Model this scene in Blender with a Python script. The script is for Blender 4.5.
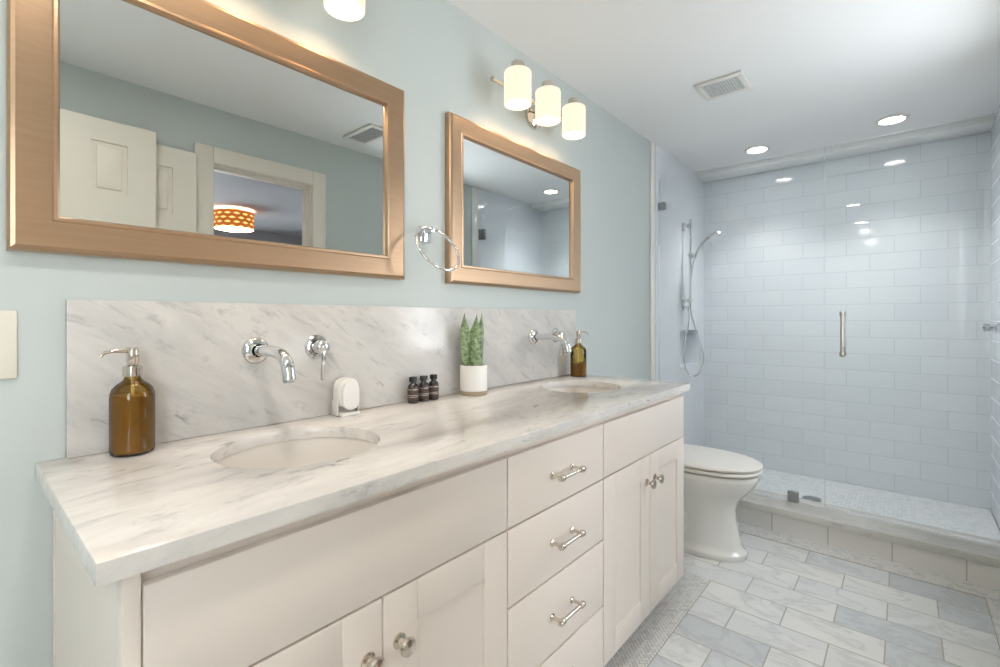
import bpy, bmesh, math, random
from mathutils import Vector, Matrix
random.seed(7)
PI = math.pi
SC = bpy.context.scene
COL = SC.collection
for o in list(bpy.data.objects):
    bpy.data.objects.remove(o, do_unlink=True)

# ------------------------------------------------------------------ camera
cam = bpy.data.cameras.new('camera')
cam.lens = 16.99; cam.sensor_width = 36.0; cam.shift_y = -0.0155; cam.clip_start = 0.02
camo = bpy.data.objects.new('camera', cam); COL.objects.link(camo)
camo.location = (1.2366, 0.0, 1.15)
camo.rotation_euler = (PI/2, 0, math.radians(40.63))
SC.camera = camo
# ------------------------------------------------------------------ exposure and sky
SC.view_settings.view_transform = 'Standard'
SC.view_settings.look = 'None'
SC.view_settings.gamma = 1.0
SC.view_settings.use_curve_mapping = False
SC.view_settings.exposure = 0.4
W = bpy.data.worlds.new('sky'); SC.world = W; W.use_nodes = True
bg = W.node_tree.nodes['Background']
bg.inputs[0].default_value = (0.90, 0.95, 1.0, 1)
bg.inputs[1].default_value = 8.0
SHADE_E, BULB_E, CAN_E, HALL_E = .80, 24.0, 22.0, 14.0
CAN_W = (21.0, 21.0, 9.0, 9.0)

# ------------------------------------------------------------------ mesh helpers
class MB:
    """collects shapes (in room coordinates) into one mesh"""
    def __init__(self): self.bm = bmesh.new()
    def _add(self, src, mi=0):
        m = bpy.data.meshes.new('t'); src.to_mesh(m); src.free()
        n = len(self.bm.faces); self.bm.from_mesh(m); bpy.data.meshes.remove(m)
        self.bm.faces.ensure_lookup_table()
        if mi:
            for f in self.bm.faces[n:]: f.material_index = mi
        return self
    def box(self, x0, x1, y0, y1, z0, z1, bev=0, seg=2, mi=0):
        b = bmesh.new(); bmesh.ops.create_cube(b, size=1)
        for v in b.verts:
            v.co = Vector(((x0+x1)/2+v.co.x*(x1-x0), (y0+y1)/2+v.co.y*(y1-y0), (z0+z1)/2+v.co.z*(z1-z0)))
        if bev: bmesh.ops.bevel(b, geom=b.edges[:], offset=bev, segments=seg, affect='EDGES', profile=.5)
        return self._add(b, mi)
    def lathe(self, prof, base, axis=(0,0,1), n=32, mi=0, sx=1.0, sy=1.0):
        """prof: (radius, height) pairs along axis from base"""
        b = bmesh.new(); ax = Vector(axis).normalized()
        q = Vector((0,0,1)).rotation_difference(ax).to_matrix(); base = Vector(base)
        rings = []
        for r, h in prof:
            if r < 1e-6: rings.append([b.verts.new(base+q@Vector((0,0,h)))])
            else: rings.append([b.verts.new(base+q@Vector((r*sx*math.cos(2*PI*k/n), r*sy*math.sin(2*PI*k/n), h))) for k in range(n)])
        for A, B in zip(rings, rings[1:]):
            if len(A) == 1 and len(B) == 1: continue
            for k in range(n):
                k2 = (k+1) % n
                if len(A) == 1: b.faces.new((A[0], B[k2], B[k]) if False else (A[0], B[k], B[k2]))
                elif len(B) == 1: b.faces.new((A[k], A[k2], B[0]))
                else: b.faces.new((A[k], A[k2], B[k2], B[k]))
        bmesh.ops.recalc_face_normals(b, faces=b.faces[:])
        return self._add(b, mi)
    def tube(self, pts, r, n=14, mi=0, cap=True, flat=1.0):
        pts = [Vector(p) for p in pts]; b = bmesh.new(); rings = []
        rs = r if isinstance(r, (list, tuple)) else [r]*len(pts)
        up = None
        for i, p in enumerate(pts):
            t = (pts[min(i+1, len(pts)-1)]-pts[max(i-1, 0)]).normalized()
            if up is None:
                up = Vector((0,0,1)) if abs(t.z) < .9 else Vector((0,1,0))
            s = t.cross(up).normalized(); up = s.cross(t).normalized()
            rings.append([b.verts.new(p+s*rs[i]*math.cos(2*PI*k/n)+up*rs[i]*flat*math.sin(2*PI*k/n)) for k in range(n)])
        for A, B in zip(rings, rings[1:]):
            for k in range(n): b.faces.new((A[k], A[(k+1) % n], B[(k+1) % n], B[k]))
        if cap:
            b.faces.new(rings[0][::-1]); b.faces.new(rings[-1])
        bmesh.ops.recalc_face_normals(b, faces=b.faces[:])
        return self._add(b, mi)
    def torus(self, c, R, r, axis=(0,0,1), n=48, m=10, mi=0, a0=0, a1=2*PI):
        q = Vector((0,0,1)).rotation_difference(Vector(axis).normalized()).to_matrix(); b = bmesh.new(); rings = []
        for i in range(n):
            a = 2*PI*i/n
            rings.append([b.verts.new(Vector(c)+q@Vector(((R+r*math.cos(2*PI*j/m))*math.cos(a), (R+r*math.cos(2*PI*j/m))*math.sin(a), r*math.sin(2*PI*j/m)))) for j in range(m)])
        for i in range(n):
            A, B = rings[i], rings[(i+1) % n]
            for j in range(m): b.faces.new((A[j], A[(j+1) % m], B[(j+1) % m], B[j]))
        bmesh.ops.recalc_face_normals(b, faces=b.faces[:])
        return self._add(b, mi)
    def loft(self, rings, cap=True, mi=0):
        b = bmesh.new(); R = [[b.verts.new(p) for p in ring] for ring in rings]; n = len(R[0])
        for A, B in zip(R, R[1:]):
            for k in range(n): b.faces.new((A[k], A[(k+1) % n], B[(k+1) % n], B[k]))
        if cap:
            b.faces.new(R[0][::-1]); b.faces.new(R[-1])
        bmesh.ops.recalc_face_normals(b, faces=b.faces[:])
        return self._add(b, mi)
    def prism(self, poly, d, mi=0, bev=0):
        """poly: 3-D outline, swept by vector d"""
        b = bmesh.new(); A = [b.verts.new(p) for p in poly]; d = Vector(d)
        f = b.faces.new(A); ext = bmesh.ops.extrude_face_region(b, geom=[f])
        bmesh.ops.translate(b, vec=d, verts=[v for v in ext['geom'] if isinstance(v, bmesh.types.BMVert)])
        bmesh.ops.recalc_face_normals(b, faces=b.faces[:])
        if bev:
            es = [e for e in b.edges if len(e.link_faces) == 2 and e.calc_face_angle(0) > .9]
            bmesh.ops.bevel(b, geom=es, offset=bev, segments=3, affect='EDGES', profile=.5)
        return self._add(b, mi)
    def build(self, name, mat, parent=None, smooth=True, ang=38):
        bm = self.bm
        org = Vector(parent.matrix_world.translation) if parent is not None else None
        if org is not None and parent.get('_o') is not None: org = Vector(parent['_o'])
        if org is None: org = Vector((0,0,0))
        bmesh.ops.translate(bm, vec=-org, verts=bm.verts[:])
        if smooth:
            for f in bm.faces: f.smooth = True
            for e in bm.edges:
                if len(e.link_faces) == 2 and e.calc_face_angle(0) > math.radians(ang): e.smooth = False
        me = bpy.data.meshes.new(name); bm.to_mesh(me); bm.free()
        for m in (mat if isinstance(mat, (list, tuple)) else [mat]): me.materials.append(m)
        o = bpy.data.objects.new(name, me); COL.objects.link(o)
        if parent is not None: o.parent = parent
        ORG[o.name] = tuple(org)
        return o
ORG = {}
def part(name, mb, mat, parent, **k):
    """child mesh whose shapes were given in room coordinates"""
    org = Vector(ORG[parent.name]) if parent.name in ORG else Vector(parent.location)
    bmesh.ops.translate(mb.bm, vec=-org, verts=mb.bm.verts[:])
    o = mb.build(name, mat, None, **k)
    o.parent = parent; ORG[o.name] = tuple(org)
    return o
def thing(name, label, cat, loc, group=None):
    o = bpy.data.objects.new(name, None); COL.objects.link(o)
    o.empty_display_size = .05; o.location = loc
    o['label'] = label; o['category'] = cat
    if group: o['group'] = group
    ORG[o.name] = tuple(loc)
    return o
def tag(o, label, cat, group=None):
    o['label'] = label; o['category'] = cat
    if group: o['group'] = group
    return o
def solo(name, mb, mat, base, **k):
    """a top-level thing that is one mesh, its origin at base"""
    bmesh.ops.translate(mb.bm, vec=-Vector(base), verts=mb.bm.verts[:])
    o = mb.build(name, mat, None, **k); o.location = base; ORG[o.name] = tuple(base)
    return o
def struct(name, mb, mat, label=None, cat=None, **k):
    o = mb.build(name, mat, None, **k); o['kind'] = 'structure'
    if label: o['label'] = label
    if cat: o['category'] = cat
    return o
def copy_tree(o, parent=None):
    c = o.copy(); COL.objects.link(c)
    if parent is not None: c.parent = parent
    for ch in o.children: copy_tree(ch, c)
    return c

# ------------------------------------------------------------------ materials
def lin(c):
    return tuple((x/255/12.92) if x/255 <= .04045 else ((x/255+.055)/1.055)**2.4 for x in c)+(1.0,)
class NT:
    def __init__(self, name):
        self.m = bpy.data.materials.new(name); self.m.use_nodes = True
        self.t = self.m.node_tree; self.p = self.t.nodes['Principled BSDF']; self.out = self.t.nodes['Material Output']
    def n(self, typ, ins=None, **props):
        nd = self.t.nodes.new(typ)
        for k, v in props.items(): setattr(nd, k, v)
        for k, v in (ins or {}).items(): self.set(nd.inputs[k], v)
        return nd
    def set(self, sock, v):
        if isinstance(v, bpy.types.NodeSocket): self.t.links.new(v, sock)
        elif isinstance(v, bpy.types.Node): self.t.links.new(v.outputs[0], sock)
        else: sock.default_value = v
    def P(self, **k):
        for a, v in k.items(): self.set(self.p.inputs[a.replace('_', ' ')], v)
    def math(self, op, a, b=0.0, c=None):
        nd = self.n('ShaderNodeMath', operation=op); self.set(nd.inputs[0], a); self.set(nd.inputs[1], b)
        if c is not None: self.set(nd.inputs[2], c)
        return nd.outputs[0]
    def pos(self): return self.n('ShaderNodeNewGeometry').outputs['Position']
    def mapping(self, vec, loc=(0,0,0), rot=(0,0,0), scale=(1,1,1)):
        return self.n('ShaderNodeMapping', {'Vector': vec, 'Location': loc, 'Rotation': rot, 'Scale': scale}).outputs[0]
    def noise(self, vec, scale, detail=4, rough=.55, dist=0.0):
        return self.n('ShaderNodeTexNoise', {'Vector': vec, 'Scale': scale, 'Detail': detail, 'Roughness': rough, 'Distortion': dist}).outputs['Fac']
    def ramp(self, fac, stops):
        nd = self.n('ShaderNodeValToRGB', {'Fac': fac}); e = nd.color_ramp.elements
        while len(e) < len(stops): e.new(.5)
        for el, (p, c) in zip(e, stops): el.position = p; el.color = c if len(c) == 4 else tuple(c)+(1,)
        return nd.outputs[0]
    def mix(self, fac, a, b, mode='MIX'):
        nd = self.n('ShaderNodeMix', data_type='RGBA', blend_type=mode)
        self.set(nd.inputs[0], fac); self.set(nd.inputs[6], a); self.set(nd.inputs[7], b)
        return nd.outputs[2]
    def bump(self, h, strength=.2, dist=.01):
        return self.n('ShaderNodeBump', {'Height': h, 'Strength': strength, 'Distance': dist}).outputs[0]
def plain(name, rgb, rough=.5, metal=0.0, **k):
    t = NT(name); t.P(Base_Color=lin(rgb), Roughness=rough, Metallic=metal)
    for a, v in k.items(): t.P(**{a: v})
    return t.m
M = {}
def paint(name, rgb, rough=.55, amount=.04):
    t = NT(name); c = lin(rgb); v = t.noise(t.pos(), 60, 3)
    t.P(Base_Color=c, Roughness=rough, Normal=t.bump(v, amount, .002)); return t.m
M['wall'] = paint('aqua_paint', (201, 208, 205))
M['ceil'] = paint('ceiling_paint', (244, 244, 243), .7)
M['trim'] = paint('trim_paint', (240, 232, 219), .4, .01)
M['cab'] = paint('cabinet_paint', (236, 225, 215), .35, .008)
M['hall'] = paint('hall_paint', (176, 178, 182), .7)
M['porcelain'] = plain('porcelain', (240, 238, 234), .12, Coat_Weight=.4)
M['sink'] = plain('sink_porcelain', (228, 222, 214), .38)
M['white_plastic'] = plain('white_plastic', (238, 234, 228), .35)
M['ivory_plastic'] = plain('ivory_plastic', (232, 226, 212), .4)
M['chrome'] = plain('chrome', (225, 226, 228), .06, 1.0)
M['nickel'] = plain('polished_nickel', (214, 205, 194), .12, 1.0)
M['steel'] = plain('brushed_steel', (170, 172, 174), .3, 1.0)
M['dark'] = plain('dark_recess', (40, 38, 36), .8)
M['black'] = plain('black_plastic', (24, 22, 22), .4)
M['mirror'] = plain('mirror_silver', (232, 236, 236), .0, 1.0)

def frame_mat():
    t = NT('brushed_champagne')
    v = t.noise(t.mapping(t.pos(), scale=(160, 3, 160)), 1.0, 2)
    t.P(Base_Color=t.mix(v, lin((184, 154, 126)), lin((196, 166, 138))), Metallic=1.0, Roughness=.33, Anisotropic=.5,
        Normal=t.bump(v, .05, .001)); return t.m
M['frame'] = frame_mat()

def marble(name, base, vein, dark, map_rot, stretch, cloud=.5, seed=0.0, rough=.18, speck=.5):
    """carrara: soft grey clouds and thin broken veins stretched along one direction"""
    t = NT(name); p = t.pos()
    m = t.mapping(t.mapping(p, rot=map_rot), loc=(seed, seed*1.7, seed*.6), scale=stretch)
    warp = t.n('ShaderNodeTexNoise', {'Vector': m, 'Scale': 1.6, 'Detail': 2.0})
    wv = t.n('ShaderNodeVectorMath', {0: warp.outputs['Color'], 1: (.55, .55, .55)}, operation='MULTIPLY').outputs[0]
    mw = t.n('ShaderNodeVectorMath', {0: m, 1: wv}, operation='ADD').outputs[0]
    c1 = t.noise(mw, 2.4, 10, .68)
    c2 = t.noise(mw, 9.5, 8, .68)
    c3 = t.noise(t.mapping(mw, loc=(3.1, 1.7, 9.2)), 12.0, 6, .62)
    cl = t.ramp(c1, [(.40, (0,0,0)), (.66, (1,1,1))])
    st = t.ramp(c2, [(.55, (0,0,0)), (.68, (1,1,1))])
    gate = t.ramp(t.noise(p, 5, 3), [(.44, (0,0,0)), (.62, (1,1,1))])
    sp = t.math('MULTIPLY', t.ramp(c3, [(.62, (0,0,0)), (.70, (1,1,1))]), gate)
    col = t.mix(t.math('MULTIPLY', cl, cloud), base, vein)
    col = t.mix(t.math('MULTIPLY', st, min(1, cloud*1.35)), col, vein)
    col = t.mix(t.math('MULTIPLY', sp, speck), col, dark)
    t.P(Base_Color=col, Roughness=rough); return t.m
M['counter'] = marble('carrara_counter', lin((230, 225, 219)), lin((176, 174, 172)), lin((116, 112, 108)), (0, 0, math.radians(-9)), (3.6, 1.1, 3.6), .50, 1.3, .16, .75)
M['splash'] = marble('carrara_backsplash', lin((213, 209, 204)), lin((172, 171, 170)), lin((112, 108, 104)), (math.radians(33), 0, 0), (1, 1.3, 4.2), .55, 4.1, .2, .6)
M['sill'] = marble('carrara_sill', lin((222, 219, 213)), lin((178, 176, 172)), lin((140, 136, 130)), (0, 0, 0), (1.0, 2.4, 2.4), .5, 7.7, .2, .3)

def tile_mat(name, uv, w, h, c1, c2, grout, mortar=.0022, rough=.07, wob=.25):
    """uv: (axis_u, axis_v, offset_u, offset_v) in room metres"""
    t = NT(name); s = t.n('ShaderNodeSeparateXYZ', {0: t.pos()})
    u = t.math('ADD', s.outputs[uv[0]], uv[2]); v = t.math('ADD', s.outputs[uv[1]], uv[3])
    vec = t.n('ShaderNodeCombineXYZ', {0: u, 1: v}).outputs[0]
    b = t.n('ShaderNodeTexBrick', {'Vector': vec, 'Color1': (0,0,0,1), 'Color2': (1,1,1,1), 'Mortar': (.5,.5,.5,1), 'Scale': 1.0,
            'Mortar Size': mortar, 'Mortar Smooth': .1, 'Bias': 0.0, 'Brick Width': w, 'Row Height': h})
    b.offset = .5; b.offset_frequency = 2
    rnd, fac = b.outputs['Color'], b.outputs['Fac']
    col = t.mix(fac, t.mix(rnd, c1, c2), grout)
    sh = t.n('ShaderNodeVectorMath', {0: t.pos(), 1: rnd}, operation='ADD').outputs[0]
    wv = t.noise(sh, 5.0, 1)
    hgt = t.math('SUBTRACT', t.math('MULTIPLY', wv, wob), fac)
    t.P(Base_Color=col, Roughness=t.math('ADD', t.math('MULTIPLY', fac, .5), rough), Normal=t.bump(hgt, .35, .003), IOR=1.5)
    return t.m
TC = (lin((228, 233, 239)), lin((232, 237, 242)), lin((208, 214, 221)))
M['tile_back'] = tile_mat('shower_tile_back', (0, 2, -.06+2.5, -.03+.1102*2), .25, .1102, *TC)
M['tile_side'] = tile_mat('shower_tile_side', (1, 2, -.08+2.5, -.03+.1102*2), .25, .1102, TC[0], TC[1], lin((216, 222, 229)), .0018)
M['tile_curb'] = tile_mat('curb_tile', (0, 2, -.066+2.5, .004+.1102*2), .25, .1102, lin((238, 234, 231)), lin((240, 237, 234)), lin((190, 184, 177)))

def floor_mat():
    t = NT('marble_floor_tile'); p = t.pos(); s = t.n('ShaderNodeSeparateXYZ', {0: p})
    u = t.math('ADD', s.outputs[0], -.272+3.04); v = t.math('ADD', s.outputs[1], -2.17+.149*40)
    vec = t.n('ShaderNodeCombineXYZ', {0: u, 1: v}).outputs[0]
    b = t.n('ShaderNodeTexBrick', {'Vector': vec, 'Color1': (0,0,0,1), 'Color2': (1,1,1,1), 'Mortar': (.5,.5,.5,1), 'Scale': 1.0,
            'Mortar Size': .0024, 'Mortar Smooth': .1, 'Bias': 0.0, 'Brick Width': .304, 'Row Height': .149})
    b.offset = .5; b.offset_frequency = 2
    rnd, fac = b.outputs['Color'], b.outputs['Fac']
    off = t.n('ShaderNodeVectorMath', {0: rnd, 1: (37, 19, 7)}, operation='MULTIPLY').outputs[0]
    q = t.n('ShaderNodeVectorMath', {0: p, 1: off}, operation='ADD').outputs[0]
    m = t.mapping(q, rot=(0, 0, .6), scale=(1.6, 3.0, 1))
    c1 = t.noise(m, 2.4, 7, .6, .8)
    vn = t.ramp(t.math('ABSOLUTE', t.math('SUBTRACT', c1, .5)), [(0, (1,1,1)), (.04, (0,0,0))])
    tone = t.ramp(rnd, [(0, lin((212, 215, 217))), (.14, lin((220, 223, 224))), (.26, lin((238, 238, 236))), (1, lin((243, 241, 237)))])
    col = t.mix(t.math('MULTIPLY', t.ramp(c1, [(.35, (0,0,0)), (.7, (1,1,1))]), .28), tone, lin((204, 208, 211)))
    col = t.mix(t.math('MULTIPLY', vn, .25), col, lin((160, 164, 168)))
    col = t.mix(fac, col, lin((178, 172, 164)))
    t.P(Base_Color=col, Roughness=t.math('ADD', t.math('MULTIPLY', fac, .4), .22), Normal=t.bump(t.math('SUBTRACT', 1.0, fac), .2, .002))
    return t.m
M['floor'] = floor_mat()
M['grout'] = plain('mosaic_grout', (140, 132, 122), .8)
M['mos_a'] = plain('mosaic_white', (236, 234, 230), .25)
M['mos_b'] = plain('mosaic_pale_grey', (230, 229, 226), .25)
M['mos_c'] = plain('mosaic_grey', (219, 219, 218), .25)
M['smos_a'] = plain('shower_mosaic_white', (232, 234, 235), .25)
M['smos_b'] = plain('shower_mosaic_pale', (226, 230, 232), .25)
M['smos_c'] = plain('shower_mosaic_grey', (218, 223, 226), .25)

def clear_glass(name, tint, f_ior=1.45, gl_rough=0.0):
    t = NT(name); t.t.nodes.remove(t.p)
    tr = t.n('ShaderNodeBsdfTransparent', {'Color': tint}); gl = t.n('ShaderNodeBsdfGlossy', {'Color': (1,1,1,1), 'Roughness': gl_rough})
    fr = t.n('ShaderNodeFresnel', {'IOR': f_ior})
    mx = t.n('ShaderNodeMixShader', {0: fr.outputs[0], 1: tr.outputs[0], 2: gl.outputs[0]})
    t.t.links.new(mx.outputs[0], t.out.inputs[0]); return t.m
M['glass'] = clear_glass('shower_glass', (.985, .995, .995, 1), 1.25)
M['glass_edge'] = plain('glass_edge', (226, 234, 234), .2)
M['amber'] = clear_glass('amber_glass', (.80, .66, .30, 1), 1.5, .02)
M['brown_glass'] = plain('dark_brown_glass', (44, 28, 24), .1, Coat_Weight=.5)
M['soap'] = plain('amber_soap', (170, 136, 36), .4)
M['clear_plastic'] = plain('clear_plastic', (232, 228, 220), .25)
def emis(name, rgb, e, base=(240, 236, 228)):
    t = NT(name); t.P(Base_Color=lin(base), Roughness=.3, Emission_Color=tuple(rgb)+(1,), Emission_Strength=e); return t.m
M['shade'] = emis('frosted_lit_shade', (1.0, .86, .66), SHADE_E, (96, 88, 76))
M['bulb'] = emis('lit_bulb', (1.0, .70, .42), BULB_E)
M['can_fill'] = emis('added_fill_downlight_lens', (1.0, .94, .86), 120.0)  # strong lens for the two added, unseen fill lights
M['can'] = emis('lit_downlight_lens', (1.0, .985, .96), CAN_E)

# ------------------------------------------------------------------ room shell
XR, YN, YB, ZC = 1.61, -1.5, 3.956, 2.279
T0 = 2.985                                     # where the shower tile starts on the side walls
floor = struct('floor', MB().box(-.1, XR+.1, YN-.1, 2.89, -.06, 0), M['floor'], smooth=False)
struct('ceiling', MB().box(-.1, XR+.1, YN-.1, YB+.1, ZC, ZC+.08), M['ceil'], smooth=False)
struct('wall_left', MB().box(-.1, 0, YN-.1, T0, -.06, ZC), M['wall'], smooth=False)
# opposite wall with the doorway
D0, D1, DH = .905, 1.485, 1.99
WY0, WY1, WZ0, WZ1 = -1.0, -.50, .9, 1.95            # added unseen window beside and behind the camera, letting in fill daylight
VY_0, VY_1, VZ_0, VZ_1 = 2.10, 2.74, .95, 2.0          # added unseen window facing the toilet, daylight to brighten that end
mb = MB().box(XR, XR+.11, YN-.1, WY0, -.06, ZC).box(XR, XR+.11, WY1, D0, -.06, ZC).box(XR, XR+.11, D0, D1, DH, ZC)
mb.box(XR, XR+.11, WY0, WY1, -.06, WZ0).box(XR, XR+.11, WY0, WY1, WZ1, ZC)
mb.box(XR, XR+.11, D1, VY_0, -.06, ZC).box(XR, XR+.11, VY_1, T0, -.06, ZC).box(XR, XR+.11, VY_0, VY_1, -.06, VZ_0).box(XR, XR+.11, VY_0, VY_1, VZ_1, ZC)
struct('wall_right', mb, M['wall'], smooth=False)
struct('wall_near', MB().box(-.1, XR+.1, YN-.1, YN, -.06, ZC), M['wall'], smooth=False)
for nm, y0, y1, za, zb in (('added_window_1', WY0, WY1, WZ0, WZ1), ('added_window_2', VY_0, VY_1, VZ_0, VZ_1)):
    mb = MB()
    for (a, b, c, d) in ((y0-.06, y1+.06, zb, zb+.06), (y0-.06, y1+.06, za-.06, za), (y0-.06, y0, za, zb), (y1, y1+.06, za, zb)):
        mb.box(XR-.02, XR-.0005, a, b, c, d, .003)
    mb.box(XR+.04, XR+.07, y0, y1, (za+zb)/2-.02, (za+zb)/2+.02)
    struct(nm, mb, M['trim'])
# shower walls: tile over the left, back and right
NY0, NY1, NZ0, NZ1, ND = 3.42, 3.82, .79, 1.06, .09
mb = MB().box(-.1, .008, T0, NY0, -.06, ZC).box(-.1, .008, NY1, YB+.1, -.06, ZC)
mb.box(-.1, .008, NY0, NY1, -.06, NZ0).box(-.1, .008, NY0, NY1, NZ1, ZC).box(-.12, -ND, NY0-.02, NY1+.02, NZ0-.02, NZ1+.02)
struct('wall_left_shower', mb, M['tile_side'], smooth=False)
XS = 1.617
struct('wall_right_shower', MB().box(XS, XR+.1, T0, YB+.1, -.06, ZC), M['tile_side'], smooth=False)
struct('wall_back', MB().box(.008, XS, YB, YB+.1, -.06, ZC), M['tile_back'], smooth=False)
struct('trim_1', MB().box(.009, XS-.001, 3.775, YB-.001, 2.24, ZC-.0005, .002), M['ceil'])          # dropped band at the shower back
struct('trim_2', MB().box(0.0005, .012, T0-.078, T0-.0005, .135, ZC-.001, .004), M['porcelain'])            # tile edge on the left wall
struct('trim_3', MB().box(XR-.012, XR-.0005, T0-.078, T0-.0005, .135, ZC-.001, .004), M['porcelain'])
struct('baseboard_left', MB().box(0.0005, .014, 1.99, 2.88, 0.001, .1, .003), M['trim'])
# curb
struct('shower_curb', MB().box(.009, XS-.001, 2.89, 3.10, -.05, .096), M['tile_curb'], smooth=False)
struct('shower_sill', MB().box(.009, XS-.001, 2.876, 3.125, .096, .134, .004), M['sill'])
struct('shower_floor', MB().box(.009, XS-.001, 3.10, YB-.001, -.05, .028), M['grout'], smooth=False)

def clip(poly, x0, x1, y0, y1):
    for ax, lim, sg in ((0, x0, 1), (0, x1, -1), (1, y0, 1), (1, y1, -1)):
        out = []
        for i in range(len(poly)):
            a, b = poly[i], poly[(i+1) % len(poly)]
            da, db = sg*(a[ax]-lim), sg*(b[ax]-lim)
            if da >= 0: out.append(a)
            if (da >= 0) != (db >= 0):
                s = da/(da-db); out.append((a[0]+(b[0]-a[0])*s, a[1]+(b[1]-a[1])*s))
        poly = out
        if len(poly) < 3: return []
    return poly
def herringbone(mb, x0, x1, y0, y1, z0, z1, w=.0125, n=2, gap=.0017, rot=PI/4, wt=(.55, .3, .15)):
    b = bmesh.new(); rng = random.Random(int(x0*1000+y0*77))
    cx, cy = (x0+x1)/2, (y0+y1)/2; R = math.hypot(x1-x0, y1-y0)/2+w*n*2; N = int(R/w)+2*n
    cs, sn = math.cos(rot), math.sin(rot)
    for k in range(-N, N):
        for m in range(-N//n-2, N//n+3):
            for (ax, ay, bx, by) in ((k+2*n*m, k, k+2*n*m+n, k+1), (k+n+2*n*m, k-n+1, k+n+1+2*n*m, k+1)):
                gx, gy = gap/2, gap/2
                pts = [(ax*w+gx, ay*w+gy), (bx*w-gx, ay*w+gy), (bx*w-gx, by*w-gy), (ax*w+gx, by*w-gy)]
                if max(abs(ax*w), abs(ay*w)) > R+w*n: continue
                pts = [(cx+p[0]*cs-p[1]*sn, cy+p[0]*sn+p[1]*cs) for p in pts]
                if max(p[0] for p in pts) < x0 or min(p[0] for p in pts) > x1 or max(p[1] for p in pts) < y0 or min(p[1] for p in pts) > y1: continue
                q = clip(pts, x0, x1, y0, y1)
                if len(q) < 3: continue
                vt = [b.verts.new((p[0], p[1], z1)) for p in q]
                try: f = b.faces.new(vt)
                except Exception: continue
                f.material_index = rng.choices((1, 2, 3), wt)[0]
                vb = [b.verts.new((p[0], p[1], z0)) for p in q]
                for i in range(len(q)):
                    g = b.faces.new((vb[i], vb[(i+1) % len(q)], vt[(i+1) % len(q)], vt[i])); g.material_index = f.material_index
    m_ = bpy.data.meshes.new('t'); b.to_mesh(m_); b.free(); mb.bm.from_mesh(m_); bpy.data.meshes.remove(m_)
    return mb
BM = [M['grout'], M['mos_a'], M['mos_b'], M['mos_c']]
for i, (x0, x1, y0, y1) in enumerate(((.475, .593, -.6, 2.17), (.016, .4745, 2.052, 2.17), (.016, XR-.002, 2.765, 2.874), (1.487, XR-.002, 1.6, 2.7645))):
    mb = MB().box(x0, x1, y0, y1, .0003, .0012)
    herringbone(mb, x0+.001, x1-.001, y0+.001, y1-.001, .0012, .0026)
    o = struct('trim_%d' % (4+i), mb, BM, smooth=False)
mb = MB(); herringbone(mb, .012, XS-.004, 3.13, YB-.004, .028, .031, w=.014, n=2, gap=.0012, rot=PI/4, wt=(.4, .35, .25))
struct('shower_floor_mosaic', mb, [M['grout'], M['smos_a'], M['smos_b'], M['smos_c']], smooth=False)

# the bedroom seen through the doorway (in the mirror)
HX0, HX1, HY0, HZ = XR+.11, 5.2, .0, 2.279
HP = [(HX0, HY0), (HX1, HY0), (HX1, 3.52), (HX0, 1.61)]         # plan: far side wall slanted to leave open sky outside the added window
mb = MB().prism([(p[0], p[1], 0) for p in ((HX0, 1.61), (HX1, 3.52), (HX1, 3.62), (HX0, 1.71))], (0, 0, HZ))
mb.box(HX0, HX1, HY0-.1, HY0, 0, HZ)
mb.box(HX1, HX1+.1, HY0-.1, .5, 0, HZ).box(HX1, HX1+.1, 2.2, 3.62, 0, HZ).box(HX1, HX1+.1, .5, 2.2, 0, .5).box(HX1, HX1+.1, .5, 2.2, 1.6, HZ)  # unseen window opening added in the end wall to brighten this room
struct('wall_hall', mb, M['hall'], smooth=False)
struct('ceiling_hall', MB().prism([(p[0], p[1], HZ) for p in HP], (0, 0, .08)), M['hall'], smooth=False)
struct('floor_hall', MB().prism([(p[0], p[1], -.06) for p in HP], (0, 0, .06)), plain('hall_floor', (150, 130, 110), .5), smooth=False)

# doorway casing and two panelled leaves
d1 = bpy.data.objects.new('door_1', None); COL.objects.link(d1); d1.location = (XR, 1.2, 0); d1['kind'] = 'structure'; ORG['door_1'] = (XR, 1.2, 0)
cw = .075
mb = MB().box(XR-.02, XR-.0005, D0-cw, D0+.012, .002, DH+cw, .004).box(XR-.02, XR-.0005, D1-.012, D1+cw, .002, DH+cw, .004)
mb.box(XR-.02, XR-.0005, D0+.012, D1-.012, DH-.012, DH+cw, .004)
part('door_casing', mb, M['trim'], d1)
mb = MB().box(XR, XR+.11, D0, D0+.018, .002, DH).box(XR, XR+.11, D1-.018, D1, .002, DH).box(XR, XR+.11, D0+.018, D1-.018, DH-.018, DH)
mb.box(XR+.04, XR+.075, D0+.018, D0+.03, .002, DH-.018).box(XR+.04, XR+.075, D1-.03, D1-.018, .002, DH-.018).box(XR+.04, XR+.075, D0+.03, D1-.03, DH-.03, DH-.018)
part('door_jamb', mb, M['trim'], d1)
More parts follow.
